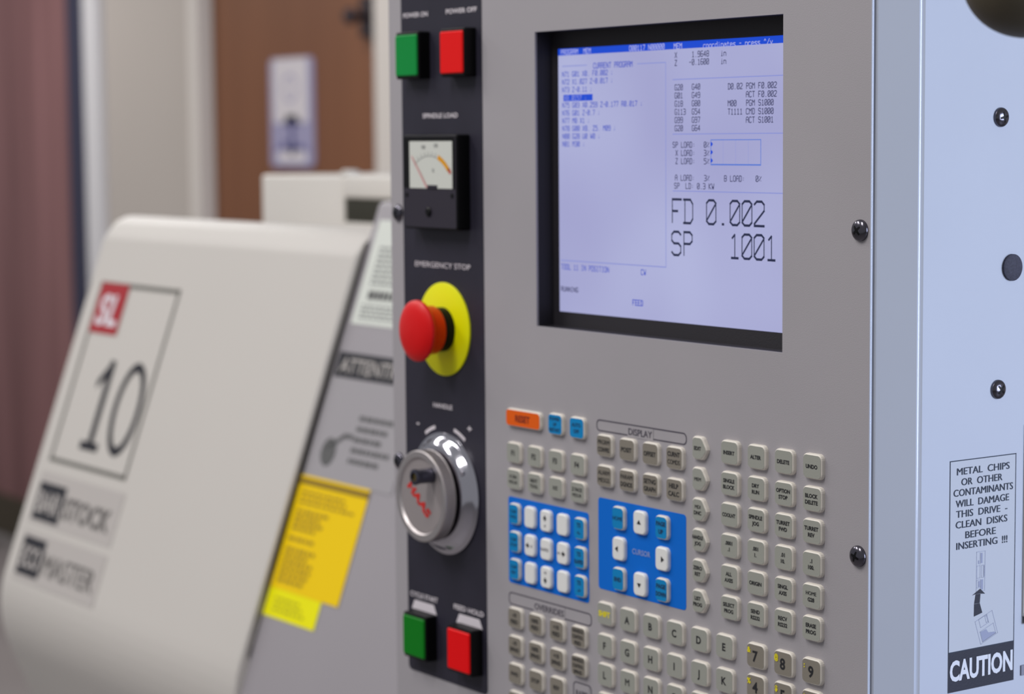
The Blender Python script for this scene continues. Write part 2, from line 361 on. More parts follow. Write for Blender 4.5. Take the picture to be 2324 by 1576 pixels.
YD = mat('amber_text', (176, 142, 10), .6)
dashes(yl, -.785, -.695, .060, .073, 3, YD, 21, hgt=.5)
dashes(yl, -.785, -.730, .076, .095, 4, YD, 22, hgt=.6)
dashes(yl, -.786, -.745, .099, .104, 1, YD, 23, hgt=.6)
dashes(yl, -.785, -.735, .108, .139, 6, YD, 24, hgt=.6)
y2 = tag(gg('caution_sticker', [rect(-.7935, .144, -.7105, .1675)], mat('label_lemon', (250, 244, 0), .5, spec=.25), .0006), 'small lemon yellow sticker')
dashes(y2, -.780, -.722, .149, .163, 3, mat('lemon_text', (190, 184, 10), .6), 31, hgt=.4)

# =================================================================== THE CONTROL CABINET
cab = empty('control_cabinet', (-.216, .1, 0), 'grey fronted machine control cabinet with screen, keypad and white side on a post', 'control panel')
ZB, ZT, XL = 1.14, 1.76, -.4495
PT = .0015
# housing: plan outline extruded upward, chamfered front corners
pl = [(XL + .004, PT), (.0004, PT), (SIDEX, .0174), (SIDEX, .205), (XL, .205), (XL, PT + .004)]
me = newmesh('housing', [(x, y, z) for z in (ZB, ZT) for x, y in pl], [tuple(range(6))[::-1], tuple(range(6, 12))] + [(i, (i + 1) % 6, 6 + (i + 1) % 6, 6 + i) for i in range(6)])
bm = bmesh.new(); bm.from_mesh(me); bmesh.ops.recalc_face_normals(bm, faces=bm.faces)
# screen bay cut: remove front face and rebuild it around the opening
OX0, OX1, OZ0, OZ1 = -.2855, -.0652, 1.4863, 1.6625
ff = [f for f in bm.faces if abs(f.normal.y + 1) < 1e-3][0]
bmesh.ops.bevel(bm, geom=[e for e in bm.edges if abs(e.verts[0].co.z - e.verts[1].co.z) > .1 and e.verts[0].co.x > 0], offset=.0017, segments=5, affect='EDGES')
ff = [f for f in bm.faces if abs(f.normal.y + 1) < 1e-3 and f.calc_area() > .1][0]
xs = sorted({round(v.co.x, 6) for v in ff.verts}); zs = (ZB, ZT); xa, xb = xs[0], xs[-1]
fv = {(v.co.x < -.2, v.co.z > 1.4): v for v in ff.verts}
bm.faces.remove(ff)
iv = {(l, u): bm.verts.new((OX0 if l else OX1, PT, OZ1 if u else OZ0)) for l in (0, 1) for u in (0, 1)}
key = [(True, False), (False, False), (False, True), (True, True)]
for a, b_ in zip(key, key[1:] + key[:1]):
    bm.faces.new((fv[a], fv[b_], iv[(int(b_[0]), int(b_[1]))], iv[(int(a[0]), int(a[1]))]))
bmesh.ops.recalc_face_normals(bm, faces=bm.faces); bm.to_mesh(me); bm.free(); me.shade_smooth()
try: me.set_sharp_from_angle(angle=math.radians(25))
except Exception: pass
tag(link('housing', me, WHITE, cab, ID4), 'white painted steel housing')
# front plate: grey face, bare white edges, rectangular opening
def plate(x0, x1, z0, z1, hx0, hx1, hz0, hz1, y0, y1, b=.0003):
    O = lambda i, y: [(x0 + i, y, z0 + i), (x1 - i, y, z0 + i), (x1 - i, y, z1 - i), (x0 + i, y, z1 - i)]
    H = lambda i, y: [(hx0 - i, y, hz0 - i), (hx1 + i, y, hz0 - i), (hx1 + i, y, hz1 + i), (hx0 - i, y, hz1 + i)]
    rings = [O(0, y1), O(0, y0 + b), O(b, y0), H(0, y0), H(0, y1)]
    vs = [v for r in rings for v in r]; fs = []; mi = []
    for k in range(4):
        for i in range(4):
            j = (i + 1) % 4; fs.append((k * 4 + i, k * 4 + j, (k + 1) * 4 + j, (k + 1) * 4 + i)); mi.append(0 if k == 2 else (1 if k < 2 else 0))
    for i in range(4):
        j = (i + 1) % 4; fs.append((16 + i, 16 + j, j, i)); mi.append(0)
    m_ = newmesh('plate', vs, fs, mi=mi); bm = bmesh.new(); bm.from_mesh(m_); bmesh.ops.recalc_face_normals(bm, faces=bm.faces); bm.to_mesh(m_); bm.free(); return m_
fpo = link('front_plate', plate(XL, 0, ZB, ZT, OX0, OX1, OZ0, OZ1, 0, PT - .0001), [GREY, WHITE], cab, ID4); fpo['label'] = 'grey front plate'
# post and arm (below and behind the cabinet)
link('post', lathe('post', [(.11, 0), (.11, .015), (.035, .02), (.035, ZB)], 32), GREY2, cab, frame((-.216, .11, 0), (1, 0, 0), (0, 1, 0)))

# ---- screws, plug
def dome_screw(name, mw, R_=.0055, h=.0031, rot=.5, depth=True):
    prof = [(R_, 0), (R_, .0006)] + [(R_ * math.cos(a), .0006 + (h - .0006) * math.sin(a)) for a in [math.radians(q) for q in (12, 24, 36, 48, 60, 72, 84)]]
    s = link(name, lathe('screw', prof, 32), SCREWM, cab, mw)
    polys = []
    def zz(x, y): 
        q = 1 - (x * x + y * y) / (R_ * R_); return .0006 + (h - .0006) * math.sqrt(max(q, 0)) + .00008
    V = []; Fc = []
    for ang in (rot, rot + math.pi / 2):
        c, s_ = math.cos(ang), math.sin(ang); N = 8; b0 = len(V)
        for i in range(N + 1):
            tt = -.5 + i / N; w = .00062 * (1.25 - abs(tt))
            for sg_ in (-1, 1):
                x = tt * .0056 * c - sg_ * w * s_; y = tt * .0056 * s_ + sg_ * w * c; V.append((x, y, zz(x, y)))
        for i in range(N): Fc.append((b0 + 2 * i, b0 + 2 * i + 2, b0 + 2 * i + 3, b0 + 2 * i + 1))
    link('cross_recess_shade', newmesh('cross', V, Fc), BLACK, s, mw)  # black sheet just above the dome, painting in the shade of the recess
    return s
for i, (x, z) in enumerate(((-.0072, 1.5522), (-.0072, 1.3868), (-.4400, 1.5513), (-.4425, 1.3866))):
    dome_screw('screw', FP(x, z), rot=.7 + i * .5)
for i, (y, z) in enumerate(((.0732, 1.6082), (.0733, 1.4690))):
    dome_screw('screw', FS(y, z), R_=.0050, h=.0030, rot=.2 + i * .6)
link('plug_disc', lathe('plug', [(.0069, 0), (.0069, .0012), (.0063, .0016)], 40), RUBBER, cab, FS(.0826, 1.5314))

# ---- screen
scr = link('screen_bezel', newmesh('bz', 
    [(OX0, PT, OZ0), (OX1, PT, OZ0), (OX1, PT, OZ1), (OX0, PT, OZ1)] + [(OX0, .0128, OZ0), (OX1, .0128, OZ0), (OX1, .0128, OZ1), (OX0, .0128, OZ1)] + [(-.2796, .0132, 1.4950), (-.0684, .0132, 1.4950), (-.0684, .0132, 1.6507), (-.2796, .0132, 1.6507)],
    [(4 * k + i, 4 * k + 4 + i, 4 * k + 4 + (i + 1) % 4, 4 * k + (i + 1) % 4) for k in (0, 1) for i in range(4)]), BEZ, cab, ID4)
scr['label'] = 'black recessed screen surround'
for k in range(3):  # moulded ribs on the left reveal
    link('bezel_rib', rbox('rib', .0006, .170, .0007, .0001, .0001), BEZ, scr, frame((OX0 + .0001, .004 + k * .003, 1.5744), (0, -1, 0), (0, 0, 1)))
E = lambda n, c: mat(n, c, .5, emit=1)
LCD = E('lcd_lavender', (166, 168, 210))
nt = LCD.node_tree; bn_ = nt.nodes['Principled BSDF']; tc = nt.nodes.new('ShaderNodeTexCoord'); nz = nt.nodes.new('ShaderNodeTexNoise'); nz.inputs['Scale'].default_value = 9
nz.inputs['Detail'].default_value = 1; rp = nt.nodes.new('ShaderNodeValToRGB'); rp.color_ramp.elements[0].position = .25; rp.color_ramp.elements[1].position = .75
rp.color_ramp.elements[0].color = lin((156, 156, 200)); rp.color_ramp.elements[1].color = lin((176, 180, 218))
nt.links.new(tc.outputs['Object'], nz.inputs['Vector']); nt.links.new(nz.outputs['Fac'], rp.inputs['Fac']); nt.links.new(rp.outputs['Color'], bn_.inputs['Emission Color'])
bn_.inputs['Roughness'].default_value = .25
LBL_ = E('lcd_blue', (66, 84, 190)); LBAR = E('lcd_bar_blue', (22, 72, 206)); LWHT = E('lcd_white', (160, 166, 224)); LBLK = E('lcd_black', (58, 60, 96)); LBIG = E('lcd_black_large', (34, 40, 70)); LLIN = E('lcd_pale_line', (136, 144, 208))
SY = .0130
def FL(x, z, off=0): return frame((x, SY - off, z), (1, 0, 0), (0, 0, 1))
disp = tag(link('display', flat('display', [rect(-.1056, -.0778, .1056, .0778)], 0), LCD, scr, FL(-.174, 1.57285)), 'lit lavender display')
# stroke font on a 4 x 8 grid, y up
G = {
'A': [[(0, 0), (0, 6), (1, 8), (3, 8), (4, 6), (4, 0)], [(0, 4), (4, 4)]], 'B': [[(0, 0), (0, 8), (3, 8), (4, 7), (4, 5), (3, 4), (0, 4)], [(3, 4), (4, 3), (4, 1), (3, 0), (0, 0)]],
'C': [[(4, 7), (3, 8), (1, 8), (0, 7), (0, 1), (1, 0), (3, 0), (4, 1)]], 'D': [[(.6, 0), (.6, 8)], [(0, 8), (3, 8), (4, 6.5), (4, 1.5), (3, 0), (0, 0)]],
'E': [[(4, 8), (0, 8), (0, 0), (4, 0)], [(0, 4), (3, 4)]], 'F': [[(4, 8), (0, 8), (0, 0)], [(0, 4), (2.4, 4)]], 'G': [[(4, 7), (3, 8), (1, 8), (0, 7), (0, 1), (1, 0), (3, 0), (4, 1), (4, 3.5), (2.5, 3.5)]],
'H': [[(0, 0), (0, 8)], [(4, 0), (4, 8)], [(0, 4), (4, 4)]], 'I': [[(2, 0), (2, 8)], [(1, 0), (3, 0)], [(1, 8), (3, 8)]], 'J': [[(4, 8), (4, 1), (3, 0), (1, 0), (0, 1)]],
'K': [[(0, 0), (0, 8)], [(4, 8), (0, 4), (4, 0)]], 'L': [[(0, 8), (0, 0), (4, 0)]], 'M': [[(0, 0), (0, 8), (2, 4.5), (4, 8), (4, 0)]], 'N': [[(0, 0), (0, 8), (4, 0), (4, 8)]],
'O': [[(1, 0), (0, 1), (0, 7), (1, 8), (3, 8), (4, 7), (4, 1), (3, 0), (1, 0)]], 'P': [[(.4, 0), (.4, 8), (3, 8), (4, 7), (4, 5), (3, 4), (.4, 4)]], 'R': [[(0, 0), (0, 8), (3, 8), (4, 7), (4, 5), (3, 4), (0, 4)], [(2, 4), (4, 0)]],
'S': [[(4, 7), (3, 8), (1, 8), (0, 7), (0, 5), (1, 4), (3, 4), (4, 3), (4, 1), (3, 0), (1, 0), (0, 1)]], 'T': [[(0, 8), (4, 8)], [(2, 8), (2, 0)]], 'U': [[(0, 8), (0, 1), (1, 0), (3, 0), (4, 1), (4, 8)]],
'W': [[(0, 8), (1, 0), (2, 4), (3, 0), (4, 8)]], 'X': [[(0, 0), (4, 8)], [(0, 8), (4, 0)]], 'Z': [[(0, 8), (4, 8), (0, 0), (4, 0)]],
'0': [[(1, 0), (0, 1), (0, 7), (1, 8), (3, 8), (4, 7), (4, 1), (3, 0), (1, 0)], [(.3, 1.5), (3.7, 6.5)]], '1': [[(.9, 6.6), (2, 7.8), (2, 0)], [(.6, 0), (3.4, 0)]], '2': [[(0, 7), (1, 8), (3, 8), (4, 7), (4, 5), (0, .6), (0, 0), (4, 0)]],
'3': [[(0, 8), (3, 8), (4, 7), (4, 5), (3, 4), (1, 4)], [(3, 4), (4, 3), (4, 1), (3, 0), (0, 0)]], '4': [[(3, 0), (3, 8), (0, 2.5), (4, 2.5)]], '5': [[(4, 8), (0, 8), (0, 5), (3, 5), (4, 4), (4, 1), (3, 0), (0, 0)]],
'6': [[(4, 8), (1, 8), (0, 7), (0, 1), (1, 0), (3, 0), (4, 1), (4, 4), (0, 4)]], '7': [[(0, 8), (4, 8), (1.5, 0)]], '8': [[(1, 4), (0, 5), (0, 7), (1, 8), (3, 8), (4, 7), (4, 5), (3, 4), (1, 4), (0, 3), (0, 1), (1, 0), (3, 0), (4, 1), (4, 3), (3, 4)]],
'9': [[(0, 0), (3, 0), (4, 1), (4, 7), (3, 8), (1, 8), (0, 7), (0, 4), (4, 4)]], '.': [[(1.7, .1), (2.3, .1)]], '-': [[(.5, 4), (3.5, 4)]], ':': [[(1.8, 2), (2.2, 2)], [(1.8, 5), (2.2, 5)]], ';': [[(2, 5), (2, 5.4)], [(2, 2), (1.4, .4)]],
'%': [[(0, 1), (4, 7)], [(.5, 7), (1, 7)], [(3, 1), (3.5, 1)]], '/': [[(0, 0), (4, 8)]], '^': [[(.5, 5.5), (2, 8), (3.5, 5.5)]], ' ': [],
'c': [[(4, 5), (1, 5), (0, 4), (0, 1), (1, 0), (4, 0)]], 'o': [[(1, 0), (0, 1), (0, 4), (1, 5), (3, 5), (4, 4), (4, 1), (3, 0), (1, 0)]], 'r': [[(0, 0), (0, 5)], [(0, 4), (1.5, 5), (3.5, 5)]], 'd': [[(4, 8), (4, 0), (1, 0), (0, 1), (0, 4), (1, 5), (4, 5)]],
'i': [[(2, 0), (2, 5)], [(2, 6.6), (2, 7)], [(1, 0), (3, 0)]], 'n': [[(0, 0), (0, 5), (3, 5), (4, 4), (4, 0)]], 'a': [[(.5, 5), (3, 5), (4, 4), (4, 0), (1, 0), (0, 1), (0, 2), (1, 3), (4, 3)]], 't': [[(1.5, 7), (1.5, 1), (2.5, 0), (4, 0)], [(0, 5), (3.5, 5)]],
'e': [[(4, 0), (1, 0), (0, 1), (0, 4), (1, 5), (3, 5), (4, 4), (4, 2.6), (0, 2.6)]], 's': [[(4, 5), (1, 5), (0, 4), (1, 2.7), (3, 2.5), (4, 1), (3, 0), (0, 0)]], 'p': [[(0, -2.5), (0, 5), (3, 5), (4, 4), (4, 1), (3, 0), (0, 0)]], 'v': [[(0, 5), (2, 0), (4, 5)]]}
CW = .0025
def term(s, x, z, m, cw=CW, ch=.0030, th=.00046, thh=None, name='screen_text', off=.00012, fill=.72):
    """terminal text: left edge x, vertical centre z"""
    P = []; k = cw * fill / 4; q = ch / 8
    for i, c in enumerate(s):
        for pl_ in G.get(c, []): P += stroke([(i * cw + a * k, -ch / 2 + b * q) for a, b in pl_], th, thh)
    return link(name, flat('t', P, 0), m, disp, FL(x, z, off))
def lrect(name, polys, m, off=.0001): return link(name, flat(name, [[(a, b) for a, b in p] for p in polys], 0), m, disp, FL(0, 0, off))
def frect(x0, z0, x1, z1, w): return [rect(x0, z0, x1, z0 + w), rect(x0, z1 - w, x1, z1), rect(x0, z0, x0 + w, z1), rect(x1 - w, z0, x1, z1)]
lrect('title_bar', [rect(-.2796, 1.6484, -.0684, 1.6524)], LBAR)
term('PROGRAM  MEM', -.2765, 1.6503, LWHT, ch=.0028, off=.0003, th=.0005)
term('O00117 N00000', -.2104, 1.6503, LWHT, ch=.0028, off=.0003, th=.0005)
term('MEM', -.1700, 1.6500, LWHT, ch=.0028, off=.0003, th=.0005)
term('coordinates - press ^/v', -.1446, 1.6496, LWHT, ch=.0029, off=.0003)
term('X', -.1695, 1.6450, LBLK); term('1.9648', -.1545, 1.6450, LBLK); term('in', -.1300, 1.6448, LBLK)
term('Z', -.1695, 1.6407, LBLK); term('-0.1600', -.1570, 1.6407, LBLK); term('in', -.1300, 1.6405, LBLK)
lw_ = .00055
lrect('divider_line', [rect(-.1716, 1.6312, -.0684, 1.6312 + lw_), rect(-.1716, 1.6008, -.0684, 1.6008 + lw_), rect(-.1716, 1.5690, -.0684, 1.5690 + lw_)], LLIN)
for i, (a, b_) in enumerate((('G20', 'G40'), ('G01', 'G49'), ('G18', 'G80'), ('G113', 'G54'), ('G99', 'G97'), ('G20', 'G64'))):
    term(a, -.1695, 1.6271 - i * .00455, LBLK); term(b_, -.1545, 1.6271 - i * .00455, LBLK)
for i, s in enumerate(('D0.02 PGM F0.002', '      ACT F0.002', 'M00   PGM S1000', 'T1111 CMD S1000', '      ACT S1001')):
    term(s, -.1240, 1.6266 - i * .00455, LBLK)
for q in (rect(-.2755, 1.6417, -.2511, 1.6417 + lw_), rect(-.2035, 1.6410, -.1774, 1.6410 + lw_), rect(-.1779, 1.5259, -.1774, 1.6412), rect(-.2780, 1.5257, -.1774, 1.5263)): lrect('frame_line', [q], LLIN)
term('CURRENT PROGRAM', -.2447, 1.6414, LBL_, th=.0005)
for i, s in enumerate(('N71 G01 X0. F0.002 ;', 'N72 X1.027 Z-0.017 ;', 'N73 Z-0.11 ;', None, 'N75 G03 X0.259 Z-0.177 R0.017 ;', 'N76 G01 Z-0.7 ;', 'N77 M8 X1 ;', 'N78 G00 X8. Z5. M09 ;', 'N80 G28 U0 W0 ;', 'N81 M30 ;')):
    if s: term(s, -.2755, 1.6372 - i * .00460, LBL_, ch=.0028)
lrect('cursor_bar', [rect(-.2745, 1.6212, -.2457, 1.6250)], LBAR)
term('X8.0157 ;', -.2733, 1.6231, LWHT, ch=.0026, off=.0003, th=.0003)
for i, (a, v) in enumerate((('SP LOAD:', '0%'), (' X LOAD:', '3%'), (' Z LOAD:', '5%'))):
    term(a, -.1714, 1.5951 - i * .00455, LBLK); term(v, -.1442, 1.5951 - i * .00455, LBLK)
lrect('load_graph', frect(-.1386, 1.5840, -.0969, 1.5980, .0005) + [rect(-.1386, 1.5838, -.0969, 1.5846)], mat('lcd_mid_blue', (92, 122, 206), emit=1))
lrect('graph_line', [rect(x, 1.5846, x + .0002, 1.5976) for x in (-.1282, -.1178, -.1073)], LLIN)
lrect('load_mark', [[(-.1386, z - .0011), (-.1376, z - .0011), (-.1366, z), (-.1376, z + .0011), (-.1386, z + .0011)] for z in (1.5954, 1.5910, 1.5864)], LBAR, .00015)
term('A LOAD:', -.1693, 1.5767, LBLK); term('3%', -.1440, 1.5767, LBLK); term('B LOAD:', -.1270, 1.5767, LBLK); term('0%', -.1010, 1.5768, LBLK)
term('SP  LD: 0.3 KW', -.1700, 1.5722, LBLK)
def big(s, x, z, cw=.0103): return term(s, x, z, LBIG, cw=cw, ch=.0131, th=.00075, thh=.00135, name='large_readout', fill=.80)
big('FD 0.002', -.1719, 1.5580, .00995); big('SP', -.1724, 1.5398, .00995); big('1001', -.1222, 1.5400, .00995)
term('TOOL 11 IN POSITION', -.2775, 1.5222, LBL_, th=.00045); term('CW', -.2003, 1.5222, LBL_, th=.0005)
term('RUNNING', -.2778, 1.5088, LBLK, ch=.0026, th=.0005); term('FEED', -.2082, 1.5043, LBL_, th=.0006)

# ---- operator strip
st = link('operator_strip', loft('strip', [(rr(.0925, .52, .0035), 0), (rr(.0925, .52, .0035), .0003)]), STRIP, cab, FP(-.3875, 1.2478 + .26, .0))
st['label'] = 'charcoal overlay strip'
ST = .0004
def stripe_text(s, x, z, w, cap=.0030, **k): return addtext(st, FP(x, z, ST), s, cap, w, PRINTW, fillw=True, **k)
stripe_text('POWER ON', -.4161, 1.6791, .0290); stripe_text('POWER OFF', -.3632, 1.6793, .0345)
stripe_text('SPINDLE LOAD', -.3885, 1.6143, .0405); stripe_text('EMERGENCY STOP', -.3878, 1.5189, .0640, cap=.0036)
stripe_text('HANDLE', -.3891, 1.4281, .0220)
stripe_text('-', -.4187, 1.4150, .0030, cap=.006); stripe_text('+', -.3585, 1.4165, .0050, cap=.0045)
stripe_text('CYCLE START', -.4140, 1.2995, .0330, cap=.0033); stripe_text('FEED HOLD', -.3615, 1.2992, .0340, cap=.0033)
def arcstroke(cx, cy, r, a0, a1, w, n=8):
    P = [(math.cos(math.radians(a0 + (a1 - a0) * k / n)), math.sin(math.radians(a0 + (a1 - a0) * k / n))) for k in range(n + 1)]; q0, q1 = r - w / 2, r + w / 2
    return [[(cx + a[0] * q0, cy + a[1] * q0), (cx + a[0] * q1, cy + a[1] * q1), (cx + b[0] * q1, cy + b[1] * q1), (cx + b[0] * q0, cy + b[1] * q0)][::-1] for a, b in zip(P, P[1:])]
link('arc_mark', flat('arc', arcstroke(0, 0, .0435, 105, 122, .0022), 0), PRINTW, st, FP(-.3870, 1.3716, ST))
link('arc_mark', flat('arc', arcstroke(0, 0, .0435, 58, 76, .0022), 0), PRINTW, st, FP(-.3870, 1.3716, ST))
# push buttons
def push_button(x, z, lens, hint):
    b = link('push_button', rbox('body', .0270, .0300, .0087, .0012, .0009), BLACK, cab, FP(x, z, ST))
    link('lens', loft('lens', [(rr(.0252, .0262, .0012), 0), (rr(.0252, .0262, .0012), .0008), (rr(.0238, .0248, .0010), .0014)]), lens, b, FP(x - .0002, z, ST + .0084))
    b['label'] = hint; return b
push_button(-.4130, 1.6528, GRNLENS, 'green push button'); push_button(-.3607, 1.6530, REDLENS, 'red push button')
push_button(-.4125, 1.2742, GRNDEEP, 'green push button'); push_button(-.3597, 1.2743, REDDEEP, 'red push button')
for x, z in ((-.4140, 1.2935), (-.3610, 1.2930)):     # white printed tabs above the lower buttons
    link('printed_tab', flat('tab', [[(-.0150, -.004), (.0150, -.004), (.0115, .0022), (-.0115, .0022)]], 0), PRINTW, st, FP(x, z, ST))
# spindle load meter
MX, MZ = -.3863, 1.5722
mt = link('load_meter', rbox('meter', .0620, .0600, .0098, .0016, .0010), BLACK, cab, FP(MX, MZ, ST)); mt['label'] = 'black load meter with white dial'
link('lit_case_front', loft('cf', [(rr(.0596, .0576, .0010), 0), (rr(.0596, .0576, .0010), .00008)]), METB, mt, FP(MX, MZ, ST + .0098))  # lighter sheet paints the lit front; the case is darker for its shaded sides
wx0, wx1, wz0, wz1 = -.0232, .0262, -.0040, .0258
link('dial_frame', flat('df', [rect(-.0305, wz0 - .0002, .0290, .0285)], 0), BLACK, mt, FP(MX, MZ, ST + .0099))
link('dial_face', flat('face', [rect(wx0, wz0, wx1, wz1)], 0), DIAL, mt, FP(MX, MZ, ST + .0101))
DG = mat('dial_grey', (150, 152, 150), .6)
cz = -.012
link('dial_scale', flat('sc', arcstroke(0, cz, .0285, 52, 128, .0004, 14) + [q for a in range(52, 130, 8) for q in stroke([(.0285 * math.cos(math.radians(a)), cz + .0285 * math.sin(math.radians(a))), (.031 * math.cos(math.radians(a)), cz + .031 * math.sin(math.radians(a)))], .0005)], 0), DG, mt, FP(MX, MZ, ST + .0102))
link('overload_arc', flat('oa', arcstroke(0, cz, .0295, 42, 70, .0030, 8), 0), mat('amber_arc', (228, 158, 10), .5), mt, FP(MX, MZ, ST + .0103))
link('overload_arc', flat('oa2', arcstroke(0, cz, .0300, 36, 43, .0026, 3), 0), mat('red_arc', (196, 90, 70), .5), mt, FP(MX, MZ, ST + .0103))
link('needle', flat('nd', [[(-.0035, -.0035), (-.0015, -.0035), (-.0195, .0165), (-.0205, .0160)]], 0), mat('pale_red_needle', (212, 150, 150), .5), mt, FP(MX, MZ, ST + .0106))
link('needle_hub', rbox('hub', .0110, .0022, .0006, .0003, .0002), METB, mt, FP(MX + .0035, MZ - .0030, ST + .0100))
for s_, x, z in (('100', -.0065, .0222), ('150', .0078, .0232), ('%', .0045, .0075)):
    addtext(mt, FP(MX + x, MZ + z, ST + .0102), s_, .0024, .0050, DG)
for x, z in ((-.0270, -.0085), (.0255, -.0085)):
    link('case_pin', lathe('pin', [(.0016, 0), (.0016, .0004)], 12), BLACK, mt, FP(MX + x, MZ + z, ST + .0097))
link('zero_adjuster', lathe('adj', [(.0030, 0), (.0030, .0008), (.0022, .0014)], 20), BLACK, mt, FP(MX - .0015, MZ - .0190, ST + .0097))
# emergency stop
EX, EZ = -.3860, 1.4780
es = link('emergency_stop', lathe('ring', [(.0300, 0), (.0300, .0010), (.0294, .0014)], 64), YRING, cab, FP(EX, EZ, ST)); es['label'] = 'round yellow plate of the emergency stop'
link('collar', lathe('collar', [(.0142, 0), (.0142, .0085), (.0135, .0095)], 40), BLACK, es, FP(EX, EZ, ST + .0013))
pr = [(.0148, 0), (.0155, .0010), (.0155, .0074), (.0160, .0092), (.0190, .0106), (.0197, .0118), (.0195, .0134), (.0176, .0149), (.0132, .0163), (.0080, .0172), (.0005, .0176)]
link('mushroom_head', lathe('mush', pr, 56), RED, es, FP(EX, EZ, ST + .0085))
# handwheel
HX, HZ = -.3868, 1.3716
hw = link('handwheel', lathe('base', [(.0395, 0), (.0395, .0014), (.0386, .0020), (.0374, .0022), (.0360, .0034), (.0340, .0062), (.0315, .0082), (.0290, .0088), (.0250, .0088)], 72), CHROME, cab, FP(HX, HZ, ST)); hw['label'] = 'chrome jog handwheel'
for i, (a, b_) in enumerate(((112, .0), (30, 0))):
    link('flange_bolt', lathe('bolt', [(.0018, 0), (.0018, .0009), (.0010, .0013)], 12), CHROME, hw, FP(HX + .0335 * math.cos(math.radians(a)), HZ + .0335 * math.sin(math.radians(a)), ST + .0060))
link('hub_groove', lathe('groove', [(.0255, 0), (.0255, .0040)], 48), BLACK, hw, FP(HX, HZ, ST + .0082))
# knurled knob
N = 180
def kn(r, a=.00022): return [((r - (a if k % 2 else 0)) * math.cos(2 * math.pi * k / N), (r - (a if k % 2 else 0)) * math.sin(2 * math.pi * k / N)) for k in range(N)]
kb = link('knob', loft('knob', [(kn(.0288, 0), 0), (kn(.0296, .0), .0005), (kn(.0296, .0005), .0009), (kn(.0296, .0005), .0070), (kn(.0296, 0), .0073), (kn(.0294, 0), .0082), (kn(.0288, 0), .0086), (kn(.0252, 0), .0086), (kn(.0240, 0), .0072)]), ALU, hw, FP(HX, HZ, ST + .0112)); kb['label'] = 'knurled aluminium knob'
link('knob_face', lathe('kface', [(.0239, 0), (.0239, .0003)], 60), ALUF, hw, FP(HX, HZ, ST + .0183))
hdl = link('crank_handle', lathe('crank', [(.0048, 0), (.0046, .009), (.0048, .0112), (.0051, .0120), (.0051, .0134), (.0040, .0138), (.0030, .0138), (.0030, .0122)], 28), mat('dark_steel', (84, 84, 98), .3, .8), hw, FP(HX + .0128, HZ + .0150, ST + .0188))
link('handle_pin', lathe('hpin', [(.0026, 0), (.0026, .0004)], 16), BRASS, hw, FP(HX + .0128, HZ + .0150, ST + .0188 + .0123))
# red script logo running diagonally down the knob face
la = math.radians(-38)
link('logo', text_mesh('HAAS', .0062, .0300, fillw=True, bold=.05, o=0, slant=.25), mat('logo_scarlet', (206, 40, 34), .5), hw, FP(HX - .0030, HZ - .0020, ST + .0188) @ Matrix.Rotation(la, 4, 'Z'))

# ---- membrane keypad
KH = .0024
def keymesh(w, h, r=.0030, H=KH, pent=False):
    def ol(i):
        if not pent: return rr(w - 2 * i, h - 2 * i, max(r - i, .0004), 4)
        W2, H2 = w / 2 - i, h / 2 - i; R_ = .0022; out = []
        out += [(W2, -.0004), (W2 - .0006, .0012), (W2 - .0030, H2 - .0012), (W2 - .0040, H2 - .0003), (W2 - .0052, H2)]
        for k in range(5): a = math.radians(90 + 90 * k / 4); out.append((-W2 + R_ + R_ * math.cos(a), H2 - R_ + R_ * math.sin(a)))
        for k in range(5): a = math.radians(180 + 90 * k / 4); out.append((-W2 + R_ + R_ * math.cos(a), -H2 + R_ + R_ * math.sin(a)))
        out += [(W2 - .0052, -H2), (W2 - .0040, -H2 + .0003), (W2 - .0030, -H2 + .0010), (W2 - .0006, -.0020)]
        return out
    m_ = loft('key', [(ol(0), 0), (ol(.0001), H * .55), (ol(.0003), H * .82), (ol(.0009), H)])
    f_ = flat('face', [ol(.0008)], 0)
    return m_, f_
KM = {k: keymesh(*v) for k, v in dict(std=(.0148, .0134), fn=(.0149, .0131), alpha=(.0151, .0138), nav=(.0112, .0134), cur=(.0116, .0138), reset=(.0366, .0112), mode=(.0128, .0131, .003, KH, True)).items()}
FACES = {}
KEYN = 0
def keyb(kind, x, z, face=None, legend=None, lm=None, cap=.0021, lead=.0034, bold=.04, side=None, label=None, body=None):
    me0, f0 = KM[kind]
    bmat = body or KEYW
    kk = ('k', kind, bmat.name)
    if kk not in FACES:
        c = me0.copy(); c.materials.clear(); c.materials.append(bmat); FACES[kk] = c
    k = link('key', FACES[kk], None, cab, FP(x, z, 0))
    if face is not None:
        kf = ('f', kind, face.name)
        if kf not in FACES:
            c = f0.copy(); c.materials.clear(); c.materials.append(face); FACES[kf] = c
        link('key_face', FACES[kf], None, k, FP(x, z, KH + .00008))
    if legend:
        wmax = {'nav': .0085, 'cur': .0090, 'reset': .018, 'mode': .0090}.get(kind, .0108)
        addtext(k, FP(x - (.0012 if kind == 'mode' else .0002), z, KH + .00008), legend, cap, wmax, lm or PRINTK, lead=lead, bold=bold, name='legend', o=.0001)
    if side:
        addtext(k, FP(x - .0050, z + .0030, KH + .0002), side, .0030, .0032, YEL, bold=.04, name='shift_symbol', o=.0001)
    if label: k['label'] = label
    return k
RX = [-.1049 + .0218 * i for i in range(4)]; RZ = [1.4292 - .01705 * i for i in range(6)]
RT = [('INSERT', 'ALTER', 'DELETE', 'UNDO'), ('SINGLE|BLOCK', 'DRY|RUN', 'OPTION|STOP', 'BLOCK|DELETE'), ('COOLNT', 'SPINDLE|JOG', 'TURRET|FWD', 'TURRET|REV'),
      ('.0001|.1', '.001|1.', '.01|10.', '.1|100.'), ('ALL|AXES', 'ORIGIN', 'SINGL|AXIS', 'HOME|G28'), ('SELECT|PROG', 'SEND|RS232', 'RECV|RS232', 'ERASE|PROG')]
